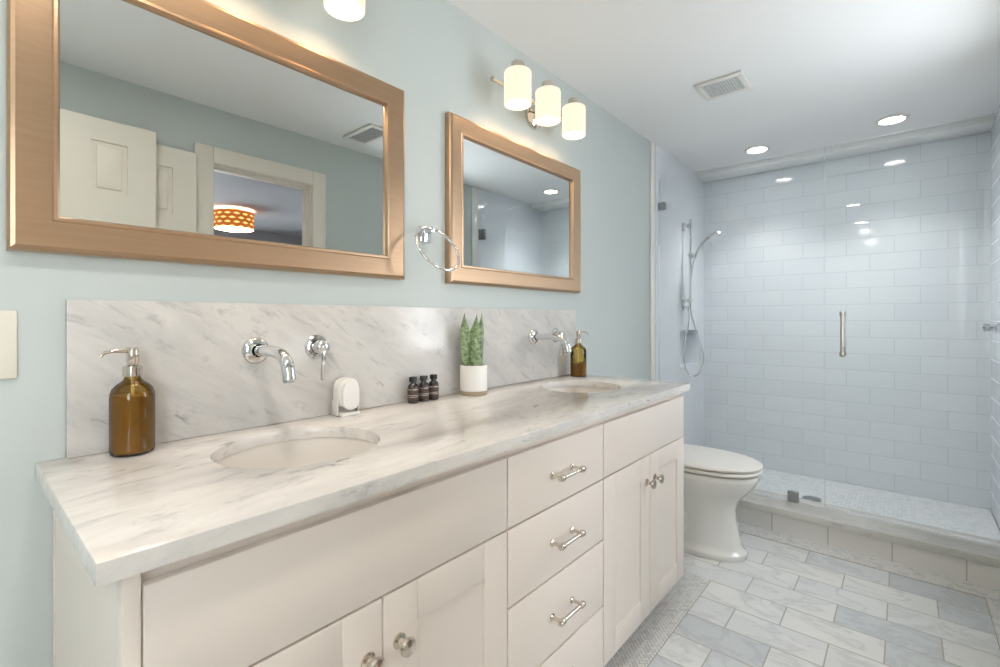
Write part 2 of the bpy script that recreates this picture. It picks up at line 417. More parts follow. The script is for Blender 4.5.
def door_leaf(xf, y0, y1, ztop):
    """slab with six raised panels on the side facing the vanity"""
    mb = MB(); w = y1-y0; st = w*.185; pw = (w-3*st)/2; th = .035
    rows = [(.23, .80), (.95, 1.56), (1.67+ztop-2.0, 1.90+ztop-2.0)]
    mb.box(xf+.008, xf+th, y0, y1, .008, ztop)
    ys = [y0, y0+st, y0+st+pw, y0+2*st+pw, y0+2*st+2*pw, y1]
    for a, b in ((ys[0], ys[1]), (ys[2], ys[3]), (ys[4], ys[5])): mb.box(xf, xf+.008, a, b, .008, ztop)
    zs = [.008]+[z for r in rows for z in r]+[ztop]
    for a, b in ((ys[1], ys[2]), (ys[3], ys[4])):
        for k in range(0, len(zs), 2): mb.box(xf, xf+.008, a, b, zs[k], zs[k+1])
        for r in rows: mb.box(xf+.002, xf+.009, a+.02, b-.02, r[0]+.02, r[1]-.02, .004)
    return mb
part('door_leaf', door_leaf(1.568, .268, .828, 2.0), M['trim'], d1)
struct('door_2', door_leaf(1.527, .057, .646, 2.044), M['trim'])

# ------------------------------------------------------------------ vanity
VY0, VY1, VX, VZ0, VZ1 = .130, 1.968, .525, .095, .853
van = thing('bathroom_vanity', 'long white double bathroom vanity cabinet with shaker doors and drawers under the marble counter', 'vanity', (.27, 1.05, 0))
mb = MB().box(.002, VX, VY0, VY0+.02, VZ0, VZ1-.001).box(.002, VX, VY1-.02, VY1, VZ0, VZ1-.001)
mb.box(.002, VX, VY0+.02, VY1-.02, VZ0, VZ0+.02).box(.002, .012, VY0+.02, VY1-.02, VZ0+.02, VZ1-.001)
for y in (.832, 1.286): mb.box(.012, VX-.02, y-.009, y+.009, VZ0+.02, VZ1-.04)
mb.box(.002, .022, VY0-.002, VY0, .002, VZ1-.001, .0005)                     # scribe strip against the wall
part('cabinet_body', mb, M['cab'], van, smooth=False)
mb = MB().box(VX-.02, VX, VY0+.02, VY1-.02, VZ1-.035, VZ1-.001)
for a, b in ((VY0+.0005, VY0+.022), (.8225, .8415), (1.2765, 1.2955), (VY1-.02, VY1-.0005)): mb.box(VX, VX+.004, a, b, VZ0, VZ1-.0305)
mb.box(VX, VX+.004, VY0+.0205, VY1-.0005, VZ1-.030, VZ1-.001)
mb.box(VX, VX+.018, VY0, .1500, VZ0, VZ1-.001, .003)
part('face_frame', mb, M['cab'], van)
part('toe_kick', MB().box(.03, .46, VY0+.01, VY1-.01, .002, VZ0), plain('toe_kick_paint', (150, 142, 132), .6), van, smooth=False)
FX0, FX1 = VX+.004, VX+.021
Z1, Z2 = .829, .666                                   # top row of fronts
part('false_front', MB().box(FX0, FX1, .151, .830, Z2, Z1, .002), M['cab'], van)
part('false_front', MB().box(FX0, FX1, 1.288, VY1-.002, Z2, Z1, .002), M['cab'], van)
def knob(y, z, door):
    mb = MB().lathe([(0, 0), (.0135, 0), (.0135, .003), (.007, .006), (.0055, .014), (.008, .018), (.0145, .021), (.0165, .026), (.0145, .031), (.006, .033), (0, .0335)], (FX1, y, z), (1, 0, 0), 24)
    k = part('knob', mb, M['nickel'], door); k['label'] = 'round polished nickel knob'
def shaker(y0, y1, z0, z1, kn):
    st = .076; mb = MB()
    mb.box(FX0, FX1, y0, y0+st, z0, z1, .0015).box(FX0, FX1, y1-st, y1, z0, z1, .0015)
    mb.box(FX0, FX1, y0+st, y1-st, z0, z0+st, .0015).box(FX0, FX1, y0+st, y1-st, z1-st, z1, .0015)
    d = part('door', mb, M['cab'], van)
    part('door_panel', MB().box(FX0+.001, FX1-.0045, y0+st-.004, y1-st+.004, z0+st-.004, z1-st+.004), M['cab'], d, smooth=False)
    knob(kn[0], kn[1], d)
ZD = .662
shaker(.151, .4900, VZ0, ZD, (.461, .570)); shaker(.4930, .830, VZ0, ZD, (.526, .570))
shaker(1.288, 1.6275, VZ0, ZD, (1.597, .571)); shaker(1.6305, VY1-.002, VZ0, ZD, (1.666, .571))
def pull(y, z, dr):
    mb = MB(); L = .048
    for s in (-1, 1):
        mb.lathe([(0, 0), (.009, 0), (.009, .003), (.0045, .006), (.0045, .027)], (FX1, y+s*L, z), (1, 0, 0), 20)
        mb.lathe([(0, -.011), (.007, -.010), (.0085, -.006), (.0085, .006), (.007, .010), (0, .011)], (FX1+.032, y+s*L, z), (0, 1, 0), 20)
    mb.tube([(FX1+.032, y-L-.012, z), (FX1+.032, y+L+.012, z)], .0052)
    p = part('pull_handle', mb, M['nickel'], dr); p['label'] = 'polished nickel bar pull'
for z0, z1, zp in ((.666, Z1, .744), (.483, .662, .571), (.284, .479, .380), (VZ0, .280, .188)):
    d = part('drawer', MB().box(FX0, FX1, .834, 1.284, z0, z1, .002), M['cab'], van)
    pull(1.058, zp, d)

# ------------------------------------------------------------------ counter, sinks and backsplash
CX1, CY0, CY1, CZ0, CZ1 = .563, .104, 1.986, .8535, .880
SINKS = [(.256, .490, .156, .166), (.258, 1.628, .152, .168)]      # x, y, half-depth, half-width
def counter():
    b = bmesh.new()
    def loop(pts):
        vs = [b.verts.new((p[0], p[1], CZ1)) for p in pts]
        return [b.edges.new((vs[i], vs[(i+1) % len(vs)])) for i in range(len(vs))]
    es = loop([(.001, CY0), (CX1, CY0), (CX1, CY1), (.001, CY1)])
    for cx, cy, bx, ay in SINKS:
        es += loop([(cx+bx*math.cos(2*PI*k/64), cy+ay*math.sin(2*PI*k/64)) for k in range(64)])
    bmesh.ops.triangle_fill(b, use_beauty=True, use_dissolve=False, edges=es)
    for f in list(b.faces):
        c = f.calc_center_median()
        for cx, cy, bx, ay in SINKS:
            if ((c.x-cx)/bx)**2+((c.y-cy)/ay)**2 < .97: b.faces.remove(f); break
    ext = bmesh.ops.extrude_face_region(b, geom=b.faces[:])
    vs = [v for v in ext['geom'] if isinstance(v, bmesh.types.BMVert)]
    bmesh.ops.translate(b, vec=(0, 0, CZ0-CZ1), verts=vs)
    bmesh.ops.recalc_face_normals(b, faces=b.faces[:])
    ee = [e for e in b.edges if len(e.link_faces) == 2 and e.calc_face_angle(0) > 1.2 and all(abs(v.co.z-CZ1) < 1e-4 for v in e.verts)]
    bmesh.ops.bevel(b, geom=ee, offset=.003, segments=2, affect='EDGES', profile=.5)
    mb = MB(); mb._add(b); return mb
tag(solo('countertop', counter(), M['counter'], (.28, 1.05, CZ0)), 'white carrara marble countertop with grey veins over the vanity and two oval sink cutouts', 'countertop')
for i, (cx, cy, bx, ay) in enumerate(SINKS):
    s = thing('undermount_sink', ('white oval undermount sink basin in counter nearest the large soap bottle and the wall plate', 'white oval undermount sink basin at the far end of the counter beside the toilet')[i], 'sink', (cx, cy, .70), 'undermount sinks in the counter')
    prof = [(1.08, CZ0-.001), (1.02, CZ0-.001), (1.0, CZ0-.012), (.97, CZ0-.05), (.88, CZ0-.10), (.68, CZ0-.135), (.35, CZ0-.15), (.14, CZ0-.153)]
    rings = [[(cx+bx*k*math.cos(2*PI*j/56), cy+ay*k*math.sin(2*PI*j/56), z) for j in range(56)] for k, z in prof]
    outer = [[(cx+bx*k*math.cos(2*PI*j/56), cy+ay*k*math.sin(2*PI*j/56), z) for j in range(56)] for k, z in
             [(.14, CZ0-.165), (.4, CZ0-.162), (.75, CZ0-.145), (.95, CZ0-.105), (1.04, CZ0-.05), (1.08, CZ0-.012)]]
    part('basin', MB().loft(rings+outer+[rings[0]], cap=False), M['sink'], s, ang=60)
    part('drain', MB().lathe([(0, 0), (.018, 0), (.024, .003), (.026, .002), (.026, -.02), (0, -.02)], (cx, cy, CZ0-.152), (0, 0, 1), 28), M['chrome'], s)
tag(solo('backsplash', MB().box(.001, .020, .146, 1.986, CZ1+.0005, 1.186, .0015), M['splash'], (.01, 1.06, CZ1)), 'grey veined marble backsplash slab standing on the counter against the wall', 'backsplash')

# ------------------------------------------------------------------ wall mirrors
def mirror(y0, y1, z0, z1, label):
    t = thing('wall_mirror', label, 'mirror', (0, (y0+y1)/2, (z0+z1)/2), 'framed mirrors over the sinks')
    fw = .070; b = bmesh.new()
    prof = [(0, 0.0008), (0, .022), (.004, .028), (.010, .030), (.058, .024), (.061, .027), (.066, .027), (fw, .018), (fw, .0008)]   # inset, height
    rings = []
    for ins, h in prof:
        rings.append([b.verts.new((h, y, z)) for y, z in ((y0+ins, z0+ins), (y1-ins, z0+ins), (y1-ins, z1-ins), (y0+ins, z1-ins))])
    for A, B in zip(rings, rings[1:]+rings[:1]):
        for k in range(4): b.faces.new((A[k], A[(k+1) % 4], B[(k+1) % 4], B[k]))
    bmesh.ops.recalc_face_normals(b, faces=b.faces[:])
    m = MB(); m._add(b); part('frame', m, M['frame'], t, ang=12)
    g = part('mirror_glass', MB().box(.010, .014, y0+fw-.001, y1-fw+.001, z0+fw-.001, z1-fw+.001), M['mirror'], t, smooth=False)
    return t
mirror(.066, .945, 1.273, 1.876, 'large champagne framed mirror over the near sink reflecting a doorway and lit drum lamp')
mirror(1.141, 2.020, 1.273, 1.876, 'champagne framed mirror over the far sink reflecting shower tile, beside the towel ring')

# ------------------------------------------------------------------ vanity lights
def vanity_light(yc, label):
    t = thing('vanity_light', label, 'wall light', (0, yc, 2.03), 'three shade vanity lights')
    part('wall_plate', MB().lathe([(0, 0), (.055, 0), (.055, .012), (.045, .022), (.02, .026), (.012, .06), (0, .061)], (.0008, yc+.055, 2.03), (1, 0, 0), 32), M['nickel'], t)
    xb, zb, xs = .06, 2.05, .12
    mb = MB().tube([(xb, yc-.275, zb), (xb, yc+.275, zb)], .007)
    for s in (-1, 1): mb.lathe([(0, -.006), (.010, -.005), (.010, .005), (0, .006)], (xb, yc+s*.275, zb), (0, 1, 0), 16)
    part('bar', mb, M['nickel'], t)
    for k in (-1, 0, 1):
        y = yc+.2*k
        part('arm', MB().tube([(xb, y, zb), (xb, y, 2.082), (xb+.006, y, 2.096), (xb+.02, y, 2.102), (xs-.024, y, 2.102)], .006), M['nickel'], t)
        sh = part('shade', MB().lathe([(.020, 2.088), (.044, 2.088), (.0505, 2.084), (.052, 2.078), (.052, 1.962), (.049, 1.960), (.049, 2.076), (.046, 2.081), (.020, 2.083), (.020, 2.088)], (xs, y, 0), (0, 0, 1), 36), M['shade'], t)
        part('socket_cap', MB().lathe([(0, 2.122), (.022, 2.122), (.026, 2.118), (.026, 2.089), (.019, 2.088), (.019, 2.062), (0, 2.062)], (xs, y, 0), (0, 0, 1), 28), M['nickel'], sh)
        part('bulb', MB().lathe([(0, 2.061), (.012, 2.061), (.014, 2.05), (.030, 2.03), (.040, 2.005), (.040, 1.988), (.030, 1.975), (0, 1.970)], (xs, y, 0), (0, 0, 1), 20), M['bulb'], sh)
    return t
vanity_light(.475, 'vanity light with frosted cylinder shade above the near mirror, cut by the photo top')
vanity_light(1.605, 'vanity light with three glowing frosted cylinder shades on a nickel bar above the far mirror')

# ------------------------------------------------------------------ towel ring, wall plate
t = thing('towel_ring', 'chrome towel ring on the wall between the two mirrors', 'towel ring', (0, 1.05, 1.44))
part('wall_mount', MB().box(.0006, .012, 1.022, 1.068, 1.405, 1.458, .003).box(.012, .056, 1.030, 1.050, 1.432, 1.452, .003), M['chrome'], t)
part('ring', MB().torus((.050+.083*math.sin(.52), 1.028, 1.446-.083*math.cos(.52)), .083, .0046, (math.cos(.52), 0, math.sin(.52)), 64, 12), M['chrome'], t)
t = thing('switch_plate', 'ivory switch plate on the pale wall at the left edge beside the vanity', 'wall plate', (0, .035, 1.10))
part('plate', MB().box(.0005, .006, -.010, .080, 1.040, 1.164, .002), M['ivory_plastic'], t)
part('rocker', MB().box(.006, .009, .010, .044, 1.068, 1.136, .0015), M['ivory_plastic'], t)

# ------------------------------------------------------------------ wall taps
BX = .0203
def arc_pts(*ctrl, n=16):
    """Catmull-Rom through the control points"""
    P = [Vector(c) for c in ctrl]; P = [2*P[0]-P[1]]+P+[2*P[-1]-P[-2]]; out = []
    for i in range(1, len(P)-2):
        for k in range(n):
            s = k/n; a, b, c, d = P[i-1], P[i], P[i+1], P[i+2]
            out.append(.5*((2*b)+(c-a)*s+(2*a-5*b+4*c-d)*s*s+(3*b-a-3*c+d)*s**3))
    out.append(P[-2]); return out
def spout(y, label):
    t = thing('wall_spout', label, 'faucet', (BX, y, 1.07), 'wall mounted spouts')
    part('wall_flange', MB().lathe([(0, 0), (.033, 0), (.033, .004), (.030, .010), (.022, .014), (.016, .016), (.016, .02)], (BX, y, 1.07), (1, 0, 0), 36), M['chrome'], t)
    pts = arc_pts((BX+.014, y, 1.070), (BX+.06, y, 1.071), (BX+.11, y, 1.071), (BX+.145, y, 1.064), (BX+.168, y, 1.045), (BX+.178, y, 1.012), n=8)
    rr = [.0135+.0015*(i/len(pts)) for i in range(len(pts))]
    part('spout_tube', MB().tube(pts, rr, 20), M['chrome'], t)
    part('outlet_tip', MB().lathe([(0, 0), (.010, 0), (.0125, .002), (.0125, .012)], (BX+.178, y, 1.006), (-.2, 0, 1), 20), M['steel'], t)
def tap_handle(y, label):
    t = thing('tap_handle', label, 'faucet handle', (BX, y, 1.072), 'wall mounted tap handles')
    part('wall_flange', MB().lathe([(0, 0), (.033, 0), (.033, .005), (.029, .010), (.020, .011)], (BX, y, 1.072), (1, 0, 0), 36), M['chrome'], t)
    part('handle_hub', MB().lathe([(.019, .010), (.019, .036), (.017, .040), (.009, .044), (0, .045)], (BX, y, 1.072), (1, 0, 0), 32), M['chrome'], t)
    part('lever', MB().tube([(BX+.034, y, 1.085), (BX+.038, y, 1.06), (BX+.036, y, 1.03), (BX+.030, y, .985)], [.0065, .006, .0055, .005], 14), M['chrome'], t)
spout(.491, 'curved chrome wall spout above the near sink')
tap_handle(.650, 'chrome wall lever handle right of the near spout')
spout(1.636, 'curved chrome wall spout above the far sink, left of the small amber bottle')
tap_handle(1.805, 'chrome wall lever handle behind the far spout')

# ------------------------------------------------------------------ soap bottles
def bottle(x, y, label, ang, fill):
    z0 = CZ1+.0005
    t = thing('soap_dispenser', label, 'soap bottle', (x, y, z0), 'amber pump bottles on the counter')
    prof = [(0, 0), (.032, 0), (.0362, .003), (.037, .010), (.037, .112), (.0362, .121), (.033, .130), (.027, .137), (.019, .143), (.0145, .147), (.0135, .152), (.0135, .166), (0, .166)]
    b = part('bottle', MB().lathe(prof, (x, y, z0), (0, 0, 1), 40), M['amber'], t, ang=60)
    lp = [(0, .004), (.031, .004), (.0345, .008), (.0345, fill), (0, fill)]
    l = part('soap', MB().lathe(lp, (x, y, z0), (0, 0, 1), 36), M['soap'], b); l['label'] = 'amber liquid soap'
    part('dip_tube', MB().tube([(x, y, z0+fill+.001), (x, y, z0+.165)], .003), M['white_plastic'], b)
    part('collar', MB().lathe([(.0136, .154), (.0165, .154), (.0165, .173), (.010, .1755), (0, .1755)], (x, y, z0), (0, 0, 1), 32), M['nickel'], t)
    dx, dy = math.cos(ang), math.sin(ang)
    mb = MB().lathe([(0, .176), (.009, .176), (.009, .181), (.0105, .183), (.0105, .209), (.009, .211), (0, .2115)], (x, y, z0), (0, 0, 1), 28)
    mb.tube([(x+dx*.009, y+dy*.009, z0+.204), (x+dx*.03, y+dy*.03, z0+.205), (x+dx*.044, y+dy*.044, z0+.202), (x+dx*.050, y+dy*.050, z0+.194)], [.0042, .0036, .0032, .0026], 12)
    part('pump', mb, M['nickel'], t)
bottle(.064, .238, 'nearly full amber soap pump bottle at the near left end of the counter', -PI/2, .116)
bottle(.090, 1.893, 'less than half full amber soap pump bottle at the far end of the counter', .9, .062)

# ------------------------------------------------------------------ white gadget, mini bottles, plant
z0 = CZ1+.0005
def rrect(cy, cz, hy, hz, r, x, n=8):
    out = []
    for qx, qz, a0 in ((1, 1, 0), (-1, 1, PI/2), (-1, -1, PI), (1, -1, 3*PI/2)):
        for k in range(n+1):
            a = a0+PI/2*k/n; out.append((x, cy+qx*(hy-r)+r*math.cos(a), cz+qz*(hz-r)+r*math.sin(a)))
    return out
gx, gy = .060, .720
t = thing('counter_dispenser', 'small white rounded plastic holder standing between near sink and mini bottles', 'dispenser', (gx, gy, z0))
mb = MB().prism(rrect(gy, z0+.062, .030, .041, .026, gx-.026), (.038, 0, 0), bev=.004)
part('body', mb, M['white_plastic'], t)
part('front_cover', MB().prism(rrect(gy, z0+.056, .0255, .040, .025, gx+.0122), (.010, 0, 0), bev=.003), M['white_plastic'], t)
mb = MB().box(gx-.028, gx+.020, gy-.028, gy+.028, z0, z0+.010, .003)
mb.box(gx-.031, gx-.0265, gy-.028, gy+.028, z0+.002, z0+.044, .002).box(gx-.026, gx+.006, gy-.034, gy-.0305, z0+.002, z0+.044, .001).box(gx-.026, gx+.006, gy+.0305, gy+.034, z0+.002, z0+.044, .001)
st = part('stand', mb, M['clear_plastic'], t); st['label'] = 'clear plastic stand'

def mini_label_mat():
    tt = NT('printed_mini_label'); p = tt.n('ShaderNodeTexCoord').outputs['Object']; s = tt.n('ShaderNodeSeparateXYZ', {0: p})
    z = s.outputs[2]
    def band(c, h): return tt.math('LESS_THAN', tt.math('ABSOLUTE', tt.math('SUBTRACT', z, c)), h)
    m1 = tt.math('MAXIMUM', band(.052, .0022), tt.math('MAXIMUM', band(.044, .0012), tt.math('MAXIMUM', band(.026, .0008), band(.021, .0008))))
    br = tt.math('GREATER_THAN', tt.noise(tt.mapping(p, scale=(900, 900, 60)), 1.0, 1), .42)
    tt.P(Base_Color=tt.mix(tt.math('MULTIPLY', m1, br), lin((70, 52, 46)), lin((214, 206, 198))), Roughness=.5); return tt.m
M['mini_label'] = mini_label_mat()
minis = ((.053, .956, 'dark brown mini bottle with black cap, nearest the white holder of the row of three'),
         (.053, 1.000, 'dark brown mini bottle with black cap, in the middle of the row of three'),
         (.053, 1.042, 'dark brown mini bottle with black cap, nearest the potted plant of the row of three'))
proto = None
for x, y, lab in minis:
    if proto is None:
        t = proto = thing('mini_bottle', lab, 'bottle', (x, y, z0), 'mini toiletry bottles on the counter')
        part('bottle', MB().lathe([(0, 0), (.014, 0), (.0165, .002), (.0168, .006), (.0168, .050), (.015, .057), (.009, .062), (.0085, .068), (0, .068)], (x, y, z0), (0, 0, 1), 28), M['brown_glass'], t, ang=60)
        part('cap', MB().lathe([(0, .0682), (.0125, .0682), (.0125, .081), (.0118, .0825), (0, .0825)], (x, y, z0), (0, 0, 1), 28), M['black'], t)
        part('label', MB().lathe([(.0171, .010), (.0171, .049)], (x, y, z0), (0, 0, 1), 28), M['mini_label'], t)
    else:
        t = copy_tree(proto); t.location = (x, y, z0); t['label'] = lab

px, py = .076, 1.209
t = thing('potted_plant', 'small green snake plant in a white cylinder pot beside the mini bottles', 'plant', (px, py, z0))
pot = part('pot', MB().lathe([(.030, .014), (.046, .014), (.0485, .016), (.0485, .102), (.047, .104), (.045, .103), (.0445, .088), (0, .088)], (px, py, z0), (0, 0, 1), 40), plain('white_ceramic', (236, 232, 226), .4), t)
part('saucer', MB().lathe([(0, 0), (.044, 0), (.0465, .002), (.0475, .0135), (0, .0138)], (px, py, z0), (0, 0, 1), 40), plain('tan_clay', (176, 158, 132), .7), t)
part('soil', MB().lathe([(.0, .094), (.03, .0935), (.0442, .091), (.0442, .0885), (0, .0885)], (px, py, z0), (0, 0, 1), 28), plain('potting_soil', (104, 88, 72), .95), pot)
def leaf_mat():
    tt = NT('snake_leaf'); p = tt.n('ShaderNodeTexCoord').outputs['Object']
    n = tt.noise(tt.mapping(p, scale=(70, 70, 95)), 1.0, 3, .6, .6)
    tt.P(Base_Color=tt.ramp(n, [(.38, lin((92, 110, 80))), (.50, lin((136, 158, 112))), (.72, lin((160, 180, 132)))]), Roughness=.45); return tt.m
M['leaf'] = leaf_mat()
def leaf(bx, by, h, w, az, lean_y, lean_x, twist):
    b = bmesh.new(); N = 14; rows = []
    for i in range(N+1):
        s = i/N; hw = w*(.62+.9*s-1.05*s*s)*min(1, (1-s)*3.4+.02)
        a = az+twist*s; c = Vector((px+bx+lean_x*s*s, py+by+lean_y*s*s, z0+.09+h*s))
        d = Vector((math.cos(a), math.sin(a), 0)); nrm = Vector((-d.y, d.x, 0)); row = []
        for side in (1, -1):
            for k in (-1, -.5, 0, .5, 1) if side == 1 else (1, .5, 0, -.5, -1):
                row.append(b.verts.new(c+d*hw*k+nrm*(.008*abs(k)**1.5*min(1, hw/.008)+side*(-.0011)*(1.05-abs(k)))))
        rows.append(row)
    for A, B in zip(rows, rows[1:]):
        for k in range(10): b.faces.new((A[k], A[(k+1) % 10], B[(k+1) % 10], B[k]))
    b.faces.new(rows[0][::-1]); b.faces.new(rows[-1])
    bmesh.ops.recalc_face_normals(b, faces=b.faces[:]); m = MB(); m._add(b); return m
for a in ((-.004, -.026, .196, .026, 1.15, -.016, 0, .2), (.012, .002, .192, .027, .9, .002, 0, .1), (-.010, .010, .180, .021, 1.3, .010, 0, -.3), (-.006, .036, .200, .015, .45, .014, 0, .3),
          (.020, -.012, .120, .024, .75, -.004, 0, .2), (.006, .022, .125, .022, 1.7, .006, 0, .2)):
    part('leaf', leaf(*a), M['leaf'], t, ang=60)

# ------------------------------------------------------------------ toilet
TY = 2.47
def egg(z, xb, xf, hw, n=48, pw=2.25, yc=TY):
    out = []; xm = xb+(xf-xb)*.46
    for k in range(n):
        a = 2*PI*k/n; c, s = math.cos(a), math.sin(a)
        r = (abs(c)**pw+abs(s)**pw)**(-1/pw)
        out.append((xm+(xf-xm if c > 0 else xm-xb)*c*r, yc+hw*s*r, z))
    return out
t = thing('toilet', 'white elongated toilet with closed lid between the vanity and the shower curb', 'toilet', (.4, TY, 0))
rings = [egg(.002, .20, .664, .126), egg(.022, .20, .669, .129), egg(.030, .20, .664, .125), egg(.036, .205, .650, .116), egg(.06, .21, .640, .111), egg(.12, .21, .626, .106), egg(.18, .21, .616, .104),
         egg(.23, .21, .616, .107), egg(.27, .205, .632, .122), egg(.31, .20, .666, .146), egg(.35, .19, .700, .170), egg(.385, .185, .718, .182), egg(.405, .185, .720, .183), egg(.411, .187, .714, .179)]
part('bowl', MB().loft(rings), M['porcelain'], t, ang=50)
tr = [(.23, 0, .14), (.26, 0, .22), (.33, 0, .235), (.39, 0, .16), (.37, 0, .08)]
part('trapway', MB().tube(arc_pts(*[(x, TY-.07, z) for x, _, z in tr], n=6), .05, 18), M['porcelain'], t)
rings = [egg(.4185, .20, .726, .186), egg(.422, .198, .730, .189), egg(.430, .198, .730, .189), egg(.434, .20, .726, .186)]
part('seat', MB().loft(rings), M['white_plastic'], t, ang=60)
rings = [egg(.441, .195, .726, .186), egg(.445, .192, .731, .190), egg(.451, .192, .731, .190), egg(.457, .20, .719, .180), egg(.462, .23, .66, .145), egg(.464, .32, .56, .08)]
part('lid', MB().loft(rings), M['white_plastic'], t, ang=60)
for s_ in (-.07, .07): part('hinge', MB().tube([(.19, TY+s_-.02, .425), (.19, TY+s_+.02, .425)], .010), M['white_plastic'], t)
tank = part('tank', MB().box(.018, .185, TY-.20, TY+.20, .36, .70, .02, 3).box(.03, .22, TY-.11, TY+.11, .28, .40, .02, 3), M['porcelain'], t)
part('tank_lid', MB().box(.016, .195, TY-.21, TY+.21, .702, .735, .008, 3), M['porcelain'], t)
part('flush_lever', MB().tube([(.186, TY-.15, .66), (.205, TY-.15, .66), (.21, TY-.10, .655)], .005), M['chrome'], t)

# ------------------------------------------------------------------ shower glass and fittings
GY = 3.035; GX = .914
t = thing('glass_screen', 'fixed clear glass shower screen on the curb, left of the hinged glass door', 'glass screen', (.46, GY, .14))
part('glass_pane', MB().box(.011, GX-.002, GY-.005, GY+.005, .136, 2.062), M['glass'], t, smooth=False)
part('wall_clip', MB().box(.0085, .053, GY-.014, GY+.014, 1.855, 1.905, .002), M['steel'], t)
part('sill_clip', MB().box(.742, .794, GY-.014, GY+.014, .1345, .192, .002), M['steel'], t)
t = thing('shower_door', 'clear glass shower door with chrome pull handle, hinged on the right wall', 'glass door', (1.26, GY, .15))
part('glass_pane', MB().box(GX+.002, XR-.016, GY-.005, GY+.005, .144, 2.062), M['glass'], t, smooth=False)
part('edge_seal', MB().box(GX-.0018, GX+.0018, GY-.005, GY+.005, .144, 2.062), M['glass_edge'], t, smooth=False)
hx, ha, hb = .991, .962, 1.172
mb = MB()
for s in (-1, 1):
    mb.tube([(hx, GY+s*.040, ha-.004), (hx, GY+s*.040, hb+.004)], .0085, 18)
    for z in (ha, hb):
        mb.lathe([(0, -.013), (.010, -.012), (.0115, -.008), (.0115, .008), (.010, .012), (0, .013)], (hx, GY+s*.040, z), (0, 0, 1), 20)
        mb.tube([(hx, GY+s*.0055, z), (hx, GY+s*.036, z)], .007)
        mb.lathe([(0, .0), (.013, .0), (.013, .004), (0, .005)], (hx, GY+s*.0052, z), (0, s, 0), 20)
part('pull_handle', mb, M['nickel'], t)
for z in (1.88, .36):
    part('hinge', MB().box(XR-.006, XS-.0005, GY-.028, GY+.028, z-.045, z+.045, .001).box(XR-.046, XR-.006, GY-.012, GY+.012, z-.045, z+.045, .002), M['steel'], t)

# slide rail with hand shower
ry = 3.475; rx = .062
t = thing('shower_rail', 'chrome vertical slide rail on the left tiled shower wall', 'shower rail', (.008, ry, 1.55))
part('rail_bar', MB().tube([(rx, ry, 1.235), (rx, ry, 1.86)], .0095, 18), M['chrome'], t)
for z in (1.815, 1.275):
    part('wall_bracket', MB().box(.0085, .014, ry-.028, ry+.028, z-.028, z+.028, .004).box(.014, rx, ry-.012, ry+.012, z-.012, z+.012, .004).lathe([(.0105, -.016), (.014, -.015), (.014, .015), (.0105, .016)], (rx, ry, z), (0, 0, 1), 20), M['chrome'], t)
part('slider', MB().lathe([(.0105, -.02), (.016, -.019), (.016, .019), (.0105, .02)], (rx, ry, 1.60), (0, 0, 1), 20).tube([(rx, ry-.014, 1.60), (rx, ry-.04, 1.60)], .008).lathe([(0, -.016), (.014, -.016), (.017, .016), (.0, .016)], (rx+.032, ry, 1.60), (.45, 0, .9), 20), M['chrome'], t)
t = thing('hand_shower', 'chrome hand shower resting in the slide rail holder, with its hose looping down', 'hand shower', (rx+.03, ry, 1.60))
hd = arc_pts((rx+.028, ry, 1.575), (rx+.055, ry, 1.645), (rx+.10, ry, 1.70), (rx+.142, ry, 1.728), n=6)
part('handset', MB().tube(hd, [.012]*8+[.0135]*(len(hd)-8), 16).lathe([(0, -.016), (.018, -.016), (.046, .004), (.048, .012), (.042, .016), (0, .016)], (rx+.168, ry, 1.732), (.42, 0, -.9), 28), M['chrome'], t)
hose = arc_pts((rx+.026, ry, 1.572), (rx+.004, ry+.012, 1.45), (rx-.002, ry+.022, 1.30), (rx-.006, ry+.03, 1.20), (rx+.008, ry+.06, 1.10), (rx+.055, ry+.07, .94), (rx+.072, ry+.06, .84), (rx+.045, ry+.02, .745), (rx-.004, ry-.01, .74), (rx-.035, ry-.03, .84), (rx-.03, ry-.02, .98), (rx-.012, ry, 1.12), (rx-.016, ry+.005, 1.215), n=8)
part('hose', MB().tube(hose, .0062, 12), M['chrome'], t)
part('wall_outlet', MB().lathe([(0, 0), (.022, 0), (.022, .006), (.010, .010), (.010, .040), (0, .041)], (.0085, ry+.005, 1.225), (1, 0, 0), 24), M['chrome'], t)
# valve on the right wall
vy = 3.46
t = thing('shower_valve', 'chrome shower valve handle on the right tiled wall at the photo edge', 'shower valve', (XS, vy, 1.10))
part('valve_plate', MB().lathe([(0, 0), (.045, 0), (.045, .004), (.040, .009), (.03, .010), (.03, .014)], (XS-.0005, vy, 1.10), (-1, 0, 0), 40), M['chrome'], t)
part('handle', MB().lathe([(.026, .012), (.026, .030), (.020, .032), (.020, .048), (.024, .050), (.024, .072), (.020, .077), (0, .078)], (XS-.0005, vy, 1.10), (-1, 0, 0), 28), M['chrome'], t)
tag(solo('shower_drain', MB().lathe([(0, .0), (.045, 0), (.05, .003), (.045, .0035), (.040, .002), (0, .002)], (.80, 3.47, .0315), (0, 0, 1), 32), M['steel'], (.80, 3.47, .0315)), 'round steel floor drain in the shower floor', 'drain')

